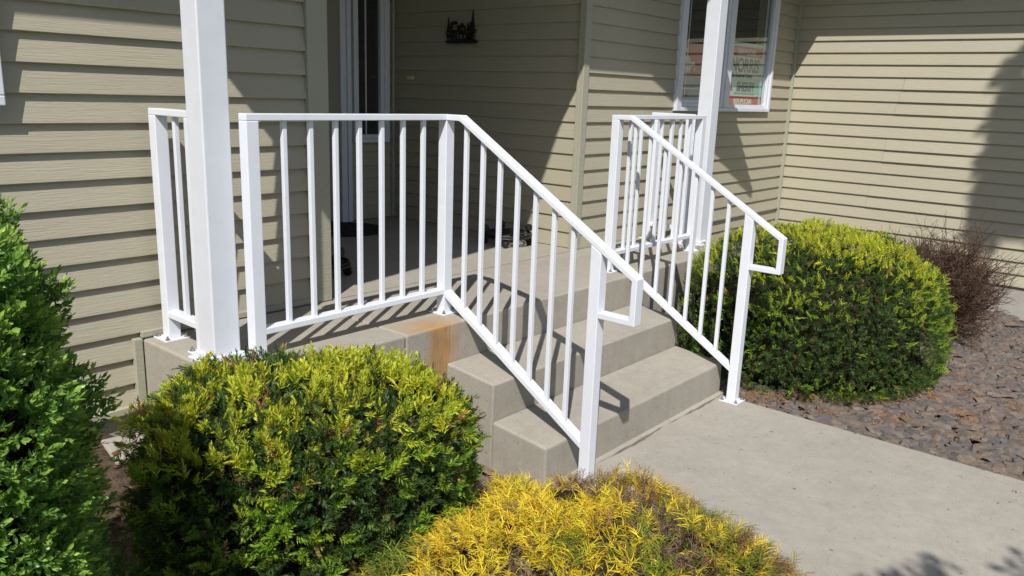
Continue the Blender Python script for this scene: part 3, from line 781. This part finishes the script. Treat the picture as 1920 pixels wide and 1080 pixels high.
def sprigs(D, n_sp, lump, size, seed, depth=1.0, bright=1.0):
    r = np.random.default_rng(seed)
    p, nr, L_ = superdome(D, n_sp, lump, seed=seed)
    p = p-nr*r.choice([0, .02, .045, .07], n_sp, p=[.45, .25, .2, .1])[:, None]*depth-nr*.03*depth
    d = nr*.8+np.array([0, 0, .55])+r.normal(0, .4, p.shape); fx, fy, fz = frames(d, r)
    sp_scale = r.uniform(.6, 1.15, n_sp)*size; tip = r.random(n_sp)
    o_ = [[] for _ in range(6)]
    NL = 10
    for q in range(NL):
        t = q/(NL-1); a = (q//2)*1.57+(q % 2)*math.pi+.3; el = .35+1.0*t**1.5
        base = p+fz*(sp_scale*.046*t)[:, None]
        aj = a+r.normal(0, .25, n_sp); ej = (el+r.normal(0, .18, n_sp)).clip(-.2, 1.5)
        rad = fx*np.cos(aj)[:, None]+fy*np.sin(aj)[:, None]
        dz = rad*np.cos(ej)[:, None]+fz*np.sin(ej)[:, None]
        dy = -rad*np.sin(ej)[:, None]+fz*np.cos(ej)[:, None]
        dx = np.cross(dy, dz)
        cold = np.array((.085, .215, .036)); cnew = np.array((.40, .60, .115)); tt = (t*.75*(tip > .35)+r.normal(0, .12, n_sp)+.12).clip(0, 1)[:, None]
        cc_ = (cold*(1-tt)+cnew*tt)*(1+r.normal(0, .14, (n_sp, 1)))*bright
        for l_, v_ in zip(o_, (base, dx, dy, dz, sp_scale*r.uniform(.8, 1.15, n_sp)*(1-.25*t), cc_)): l_.append(v_)
    return [np.concatenate(v) for v in o_]+[p]
pos, X_, Y_, Z_, S_, C_, p = sprigs(BX, 14000, .045, .90, 5, .8)
n_sp = len(p); r = np.random.default_rng(15)
# the 300 leaves that show largest are leaves of their own
q = pos-np.array(CAM); dz_ = q@np.array(F); u_ = q@np.array(R)/dz_*1513.6; v_ = q@np.array(U)/dz_*1513.6
face = np.abs((Y_*q).sum(1))/np.linalg.norm(q, axis=1)
c0 = np.array([BX['cx'], BX['cy'], .45]); outer = ((pos-c0)*q).sum(1) < 0
vis = (u_ > -950) & (u_ < -700) & (np.abs(v_) < 530) & outer
score = np.where(vis, face*S_/dz_+.15*((np.linalg.norm((pos-c0)*np.array([1/BX['a'], 1/BX['b'], 0]), axis=1) > .93)), 0)
big = np.argsort(-score)[:300]; rest = np.ones(len(pos), bool); rest[big] = False
leaf_mes = []
for gcol in ((.09, .215, .037), (.16, .31, .05), (.26, .44, .075), (.38, .58, .11)):
    mm = leafmat('leaf_single', False, gcol, .33, .38, .5); me = bpy.data.meshes.new('leaf'); me.from_pydata([tuple(v) for v in lv], [], [tuple(t) for t in ltris]); me.materials.append(mm)
    me.polygons.foreach_set('use_smooth', [True]*len(me.polygons)); leaf_mes.append((gcol, me))
for i in big:
    c = C_[i]; me = min(leaf_mes, key=lambda g: abs(g[0][1]-c[1]))[1]
    o = bpy.data.objects.new('leaf', me); COL.objects.link(o); o.parent = bx
    Mx = Matrix(((X_[i][0], Y_[i][0], Z_[i][0], 0), (X_[i][1], Y_[i][1], Z_[i][1], 0), (X_[i][2], Y_[i][2], Z_[i][2], 0), (0, 0, 0, 1)))*1.0
    Mx = Matrix.Translation(pos[i])@Mx@Matrix.Diagonal((S_[i], S_[i], S_[i], 1)); o.matrix_world = Mx
l4 = lv[[0, 4, 5, 6, 7]]*1.0; l4[1:4, 2] = lv[1, 2]*1.5; t4 = np.array([(0, 2, 1), (0, 3, 2), (1, 2, 4), (2, 3, 4)])
instance_mesh('foliage', l4, t4, pos[rest], X_[rest], Y_[rest], Z_[rest], S_[rest], C_[rest].clip(0, 1), M_boxleaf, bx)
# shoots
tw = MB()
rr = random.Random(3)
for i in range(260):
    j = int(r.integers(n_sp)); a = Vector(p[j]); c = Vector((BX['cx'], BX['cy'], a.z-.25)); tw.tube([a.lerp(c, .0), a.lerp(c, .22), a.lerp(c, .5)], [.0012, .002, .003], 4)
tw.build('twigs', M_twig, bx)['kind'] = 'stuff'
LS = dict(cx=-1.86, cy=-.52, zb=-.56, zt=-.20, a=.24, b=.30, ang=.4, n=2.2, dn=.3)
ls = empty('low_shrub', (0, 0, 0)); tag(ls, 'low dark green leafy growth on the soil between the two left shrubs', 'shrub')
q_ = sprigs(LS, 900, .05, .9, 66, .8, .8)
instance_mesh('foliage', l4, t4, q_[0], q_[1], q_[2], q_[3], q_[4], q_[5].clip(0, 1), M_boxleaf, ls)

# ---------------------------------------------------------------- golden threadleaf cypress in the foreground
CY = dict(cx=-.925, cy=-1.480, zb=-.62, zt=-.165, a=.745, b=.63, ang=.016, n=2.5, dn=.16)
cyp = empty('golden_cypress', (0, 0, 0)); tag(cyp, 'low golden yellow threadleaf cypress mounded over the walkway edge, with brown patches', 'shrub')
M_core2 = mat('cypress_dark_hull', (.05, .04, .015), 1, 0)  # dark hull colour stands in for shade under the threads
setcol(M_core2, ramp(M_core2, noise(M_core2, coords(M_core2), 40, 4, .7), [(.35, (.012, .012, .006)), (.7, (.07, .055, .025))]))
core(CY, .90, 'dark_hull', cyp, M_core2)
def spray(seed, n=8, L_=.075, w_=.0020, droop=.6):
    r = np.random.default_rng(seed); tv = []; tf = []
    def thread(b0, d, l, dr, w, seg):
        k0 = len(tv); s = np.cross(d, r.normal(size=3)); s = s/(np.linalg.norm(s)+1e-9); b = b0.copy(); dd = d.copy()
        cu = r.normal(0, .25, 3)
        for i in range(seg+1):
            ww = w*(1-.7*i/seg); tv.extend([b-s*ww, b+s*ww])
            dd = dd+(np.array([.0, dr*.9, -dr*.30])+cu)/seg; dd /= np.linalg.norm(dd); b = b+dd*l/seg
        for i in range(seg):
            a = k0+i*2; tf.append((a, a+1, a+3, a+2))
    thread(np.zeros(3), np.array([0, 0, 1.]), L_, droop, w_*1.35, 5)
    for i in range(n):
        t = .08+.8*i/n; sd = 1 if i % 2 else -1
        b0 = np.array([0, droop*.42*(t**2)*L_, L_*t*(1-.12*t)])
        d = np.array([sd*r.uniform(.3, .8), r.uniform(-.3, .6), r.uniform(.5, 1)]); d /= np.linalg.norm(d)
        thread(b0, d, L_*r.uniform(.25, .55), droop*r.uniform(.6, 2.0), w_, 3)
    return np.array(tv), np.array(tf)
n = 14500; r = np.random.default_rng(77)
p, nr, L_ = superdome(CY, n, .05, seed=77)
k_ = np.random.default_rng(4); cl = np.zeros(n); cl2 = np.zeros(n)
for q in range(6): cl += np.sin(p@(k_.normal(0, 1, 3)*7)+k_.random()*6); cl2 += np.sin(p@(k_.normal(0, 1, 3)*12)+k_.random()*6)
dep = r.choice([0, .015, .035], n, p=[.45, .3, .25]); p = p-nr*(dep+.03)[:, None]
d = nr*.9+np.array([0, 0, .35])+r.normal(0, .42, (n, 3))
# arch outward and away: y-axis of the frame points down the slope
fz = d/np.linalg.norm(d, axis=1)[:, None]
out_ = nr*np.array([1, 1, 0])+r.normal(0, .7, (n, 3))*np.array([1, 1, .2])+np.array([0, 0, -.35]); fy = out_-fz*(out_*fz).sum(1)[:, None]; fy /= np.linalg.norm(fy, axis=1)[:, None]; fx = np.cross(fy, fz)
col = jitter((.70, .555, .045), n, r, .15, .05)
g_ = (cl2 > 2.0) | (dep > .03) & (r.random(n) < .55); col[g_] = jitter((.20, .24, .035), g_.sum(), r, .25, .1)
b_ = ((cl > 1.1) & (r.random(n) < .8)) | (r.random(n) < .16); col[b_] = jitter((.22, .15, .10), b_.sum(), r, .3, .08)
org = (~g_) & (~b_) & (r.random(n) < .22); col[org] = jitter((.55, .35, .035), org.sum(), r, .15, .05)
# the walkway side is browner
rs = (p[:, 0] > -.52) & (r.random(n) < .45); col[rs] = jitter((.30, .19, .06), rs.sum(), r, .3, .1)
scl = r.uniform(.6, 1.25, n); scl[b_] *= .8
for g in range(4):
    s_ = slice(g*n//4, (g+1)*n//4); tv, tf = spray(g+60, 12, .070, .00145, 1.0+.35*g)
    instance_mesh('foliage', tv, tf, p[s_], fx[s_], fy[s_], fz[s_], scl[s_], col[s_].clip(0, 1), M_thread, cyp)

# ---------------------------------------------------------------- bare barberry by the right wall
bb = empty('bare_barberry', (0, 0, 0)); tag(bb, 'leafless reddish brown twiggy barberry between the clipped yew and the right wall', 'shrub')
M_bb = mat('barberry_twig', (.075, .032, .026), .85, .15)
setcol(M_bb, ramp(M_bb, noise(M_bb, coords(M_bb), 12, 3), [(.35, (.050, .027, .020)), (.7, (.140, .088, .062))]))
M_bb2 = mat('barberry_dead_twig', (.22, .155, .10), .9, .1)
tw = MB(); tw2 = MB(); rr = random.Random(12)
bc = Vector((3.92, -1.20, -.66))
def grow(b, q, d, l, r0, depth, mbx):
    pts = [q.copy()]; rad = [r0]; seg = 4
    for i in range(seg):
        d = (d+Vector((rr.gauss(0, .16), rr.gauss(0, .16), rr.gauss(0.01, .12)))).normalized(); q = q+d*l/seg; pts.append(q.copy()); rad.append(r0*(1-.16*(i+1)))
        if depth > 0 and i >= 0:
            for _ in range(2 if depth > 1 else 2):
                e = (d+Vector((rr.gauss(0, .7), rr.gauss(0, .7), rr.gauss(.1, .6)))).normalized(); grow(b, q.copy(), e, l*rr.uniform(.35, .6), r0*.6, depth-1, mbx)
    mbx.tube(pts, rad, 3)
for i in range(190):
    a = rr.uniform(0, 2*math.pi); tl = rr.uniform(.1, 1.05)
    d = Vector((math.cos(a)*math.sin(tl)*.72, math.sin(a)*math.sin(tl)*.72, math.cos(tl))).normalized()
    grow(tw, bc+Vector((rr.gauss(0, .06), rr.gauss(0, .06), 0)), d, rr.uniform(.46, .62)*(1-.18*tl), .0056, 2, tw)
for i in range(26):
    a = rr.uniform(0, 2*math.pi); d = Vector((math.cos(a), math.sin(a), rr.uniform(.15, .6))).normalized()
    grow(tw2, bc+Vector((rr.gauss(0, .1), rr.gauss(0, .1), .01)), d, rr.uniform(.2, .36), .003, 1, tw2)
tag(tw.build('twigs', M_bb, bb), kind='stuff'); tag(tw2.build('dead_twigs', M_bb2, bb), kind='stuff')

# ---------------------------------------------------------------- slate chips
stone_cols = [(.130, .116, .110), (.165, .130, .110), (.19, .142, .108), (.105, .102, .112), (.215, .150, .104), (.150, .113, .102), (.185, .163, .140), (.130, .106, .092)]
stone_cols = [tuple(a*.68+b*.32 for a, b in zip(c, (.152, .128, .108))) for c in stone_cols]
stone_m = []
for i, c in enumerate(stone_cols):
    mm = mat('slate_chip_%s' % 'abcdefgh'[i], c, .75, .3)
    cc = ramp(mm, noise(mm, coords(mm, (1, 1, 1)), 28, 5, .7), [(.3, tuple(x*.68 for x in c)), (.55, c), (.75, (c[0]*1.35, c[1]*1.22, c[2]*1.1))]); setcol(mm, cc)
    bump(mm, noise(mm, coords(mm), 90, 4, .7), .7, .006); stone_m.append(mm)
def chip(seed):
    r = random.Random(seed); n = r.choice([5, 6, 7]); el = r.uniform(1.2, 1.9); h = r.uniform(.12, .27)
    a = [2*math.pi*i/n+r.uniform(-.32, .32) for i in range(n)]; rad = [r.uniform(.72, 1.08) for _ in a]
    lo = [(math.cos(t)*q*.5*el, math.sin(t)*q*.5, -h*.5+r.uniform(-.05, .05)) for t, q in zip(a, rad)]
    k = r.uniform(.62, .85); hi = [(x*k+r.uniform(-.05, .05), y*k+r.uniform(-.05, .05), h*.5+r.uniform(-.07, .07)) for x, y, _ in lo]
    v = lo+hi+[(r.uniform(-.1, .1), r.uniform(-.1, .1), h*.5+r.uniform(-.02, .08))]
    f = [(i, (i+1) % n, n+(i+1) % n, n+i) for i in range(n)]+[(n+i, n+(i+1) % n, 2*n) for i in range(n)]+[tuple(range(n-1, -1, -1))]
    return v, f
chips = [chip(s) for s in range(16)]
chip_me = []
for i, (v, f) in enumerate(chips):
    for j in (0, 1, 2):
        me = bpy.data.meshes.new('stone'); me.from_pydata(v, [], f); me.materials.append(stone_m[(i*3+j*5) % 8]); chip_me.append(me)
places = []
rr = random.Random(21)
def inside(P, x, y, k=.8):
    c, s = math.cos(-P['ang']), math.sin(-P['ang']); dx, dy = x-P['cx'], y-P['cy']
    return ((c*dx-s*dy)/P['a'])**2+((s*dx+c*dy)/P['b'])**2 < k
step = .041
def fill(x0, x1, y0, y1, st_, size, cond):
    y = y0
    while y < y1:
        x = x0
        while x < x1:
            xx, yy = x+rr.uniform(-.6, .6)*st_, y+rr.uniform(-.6, .6)*st_
            if cond(xx, yy): places.append((xx, yy, rr.uniform(*size)))
            x += st_
        y += st_
fill(1.48, 5.18, -3.6, .45, .041, (.048, .100), lambda x, y: not inside(Y2, x, y, .7) and not (x > 1.0 and y > -.13 and x < 2.9) and y > -3.5+.0*x and (x-1.4)*.35-2.9 < y)
fill(-.75, -.13, -.95, -.16, .045, (.055, .095), lambda x, y: not inside(Y1, x, y, .8))
fill(-.13, -.13+.001, -.9, -.73, .04, (.05, .08), lambda x, y: True)
rr.shuffle(places)
# the 300 nearest in view are stones of their own
def view(x, y, z=-.6):
    q = Vector((x, y, z))-CAM; dz = q.dot(F); return q.dot(R)/dz*1513.6, q.dot(U)/dz*1513.6, dz
def scr(pl_):
    u, v, dz = view(pl_[0], pl_[1]); ok = abs(u) < 965 and abs(v) < 545 and not (pl_[0] < -.3)
    return (pl_[2]/dz) if ok else -1
places.sort(key=scr, reverse=True)
def place_m(pl_):
    x, y, s = pl_
    ez = Matrix.Rotation(rr.uniform(0, 6.28), 4, 'Z')@Matrix.Rotation(rr.gauss(0, .22), 4, 'X')@Matrix.Rotation(rr.gauss(0, .22), 4, 'Y')
    return Matrix.Translation((x, y, ground_z(x, y)+.012+rr.uniform(0, .014)+(0 if x > 0 else .01)))@ez@Matrix.Diagonal((s, s, s*rr.uniform(.8, 1.3), 1))
for pl_ in places[:300]:
    o = bpy.data.objects.new('stone', rr.choice(chip_me)); COL.objects.link(o); o.parent = bed; o.matrix_world = place_m(pl_)
vs = []; fs = []; mi = []
for pl_ in places[300:]:
    v, f = rr.choice(chips); Mx = place_m(pl_); b = len(vs); vs += [tuple(Mx@Vector(q)) for q in v]; fs += [tuple(b+i for i in q) for q in f]; mi += [rr.randrange(8)]*len(f)
me = bpy.data.meshes.new('stones'); me.from_pydata(vs, [], fs)
for mm in stone_m: me.materials.append(mm)
me.polygons.foreach_set('material_index', mi); me.update()
o = bpy.data.objects.new('stones', me); COL.objects.link(o); o.parent = bed; o['kind'] = 'stuff'

# dry orange needles lying on the rocks, a few leaves and crumbs
r = np.random.default_rng(8); n = 1500
tv = np.array([(-.5, -.04, 0), (.5, -.04, .02), (.5, .04, .02), (-.5, .04, 0)]); tf = np.array([(0, 1, 2, 3)])
cl_c = [(1.62, -.98), (1.75, -1.10), (1.9, -1.30), (2.05, -1.42), (2.2, -1.5), (2.35, -1.62), (2.6, -1.72), (1.52, -.86), (1.50, -.65), (2.9, -1.60), (1.8, -1.55), (2.15, -1.85), (2.5, -2.05), (1.62, -1.25)]
c_i = r.integers(len(cl_c), size=n); P_ = np.array(cl_c)[c_i]+r.normal(0, .055, (n, 2)); 
zz = np.array([ground_z(a, b) for a, b in P_])+.042+r.random(n)*.014
pos = np.column_stack([P_, zz]); ok = pos[:, 0] > 1.46; pos = pos[ok]; n = len(pos)
a = r.random(n)*6.28; fx = np.column_stack([np.cos(a), np.sin(a), r.normal(0, .25, n)]); fz = np.tile([0, 0, 1.], (n, 1))+r.normal(0, .2, (n, 3)); fy = np.cross(fz, fx)
col = jitter((.42, .17, .045), n, r, .3, .1)
o = instance_mesh('dry_needles', tv, tf, pos, fx, fy, fz, r.uniform(.012, .030, n), col, M_dead)
tag(o, 'scattered dry orange needles on the slate chips below the clipped yew', 'needles')
# crumbs on the walk
n = 60; P_ = np.column_stack([r.uniform(.1, 1.44, n), r.uniform(-2.6, -.8, n), np.full(n, ZG+.002)]); a = r.random(n)*6.28
fx = np.column_stack([np.cos(a), np.sin(a), np.zeros(n)]); fz = np.tile([0, 0, 1.], (n, 1)); fy = np.cross(fz, fx)
tag(instance_mesh('plant_debris', tv*np.array([1, 3, 1]), tf, P_, fx, fy, fz, r.uniform(.004, .017, n), jitter((.09, .075, .05), n, r, .5, .1), M_dead), 'tiny dark leaf crumbs scattered on the walkway', 'debris')
# fallen leaves and sticks in the gap between the two left shrubs
n = 260; P_ = np.column_stack([r.uniform(-2.0, -1.1, n), r.uniform(-.7, .5, n)]); pos = np.column_stack([P_, [ground_z(a, b)+.02 for a, b in P_]]); a = r.random(n)*6.28
fx = np.column_stack([np.cos(a), np.sin(a), r.normal(0, .3, n)]); fz = np.tile([0, 0, 1.], (n, 1))+r.normal(0, .3, (n, 3)); fy = np.cross(fz, fx)
lt = np.array([(-.5, 0, 0), (-.1, -.28, .06), (.5, 0, .02), (-.1, .28, .05)])
tag(instance_mesh('fallen_leaves', lt, tf, pos, fx, fy, fz, r.uniform(.02, .07, n), jitter((.15, .085, .052), n, r, .35, .1), M_dead), 'dry brown leaves on the soil between the two left shrubs', 'leaves')
# pale flat stepping stone behind the shrubs at the foot of the left wall
b = MB(); b.prism([(-1.42, .27), (-1.20, .25), (-1.19, .47), (-1.38, .50)], lambda p_, q_, t: (p_, q_, t), -.47, -.352)
tag(b.build('paving_stone', M_walk, bevel=.01), 'pale flat paving stone at the foot of the left wall behind the shrubs', 'paving stone')

# ---------------------------------------------------------------- trees behind and beside the camera (their shadows fall in the picture)
M_tleaf = leafmat('tree_leaf', rough=.5, trans=.3); M_bark = mat('tree_bark', (.09, .07, .055), .95, .1)
def tree(base, lobes, label, n, seed, leaf=.07):
    root = empty('garden_tree', (0, 0, 0)); tag(root, label, 'tree'); r = np.random.default_rng(seed)
    bx_, by_, bz_ = base; cx = sum(l[0] for l in lobes)/len(lobes); cy = sum(l[1] for l in lobes)/len(lobes); cz = sum(l[2] for l in lobes)/len(lobes)
    b = MB(); b.tube([(bx_, by_, bz_), (bx_*.9+cx*.1, by_*.9+cy*.1, bz_+(cz-bz_)*.5), (cx, cy, cz)], [.09, .07, .03], 8)
    b.build('trunk', M_bark, root)
    b = MB()
    for l in lobes: b.tube([(bx_*.5+cx*.5, by_*.5+cy*.5, bz_+(cz-bz_)*.72), tuple(l[:3])], [.03, .012], 6)
    b.build('branch', M_bark, root)
    vol = np.array([l[3]*l[4]*l[5] for l in lobes]); idx = r.choice(len(lobes), n, p=vol/vol.sum()); lb = np.array(lobes)[idx]
    d = r.normal(size=(n, 3)); d /= np.linalg.norm(d, axis=1)[:, None]; rad = r.random(n)**.4
    pos = lb[:, :3]+d*rad[:, None]*lb[:, 3:6]; fx, fy, fz = frames(r.normal(size=(n, 3)), r)
    tv = np.array([(0, 0, 0), (-.3, 0, .5), (0, 0, 1), (.3, 0, .5)]); tf = np.array([(0, 1, 2, 3)])
    instance_mesh('crown', tv, tf, pos, fx, fy, fz, r.uniform(.7, 1.3, n)*leaf, jitter((.05, .09, .025), n, r), M_tleaf, root)
def back(P, t): return (P[0]-.68*t, P[1]-.44*t, P[2]+.914*t)
def lobe(P, t, ry, rz): x, y, z = back(P, t); return (x, y, z, .16, ry, rz)
tt = 5.6
lb = [lobe((5.18, -1.60, .98), tt, .44, .30), lobe((5.18, -1.56, .66), tt, .42, .30), lobe((5.18, -1.50, .40), tt, .36, .28), lobe((5.18, -1.33, .16), tt, .17, .17), lobe((5.18, -2.1, .6), tt, .7, .7), lobe((5.18, -2.6, .9), tt, .7, .8), lobe((5.18, -1.26, 1.36), tt, .07, .06)]
tree((1.9, -5.4, -.7), lb, 'leafy garden tree on the lawn right of the camera', 30000, 3, .10)
lb = [lobe((.12, -1.98, -.586), 3.8, .07, .08), lobe((.31, -2.10, -.586), 3.8, .12, .12), lobe((.60, -2.38, -.586), 3.8, .10, .12), lobe((.10, -2.75, -.586), 3.6, .5, .35), lobe((-.4, -3.1, -.586), 3.6, .5, .4), lobe((.9, -2.95, -.586), 3.6, .45, .4)]
tree((-2.9, -5.0, -.7), lb, 'small garden tree on the lawn behind the camera', 2600, 6, .07)
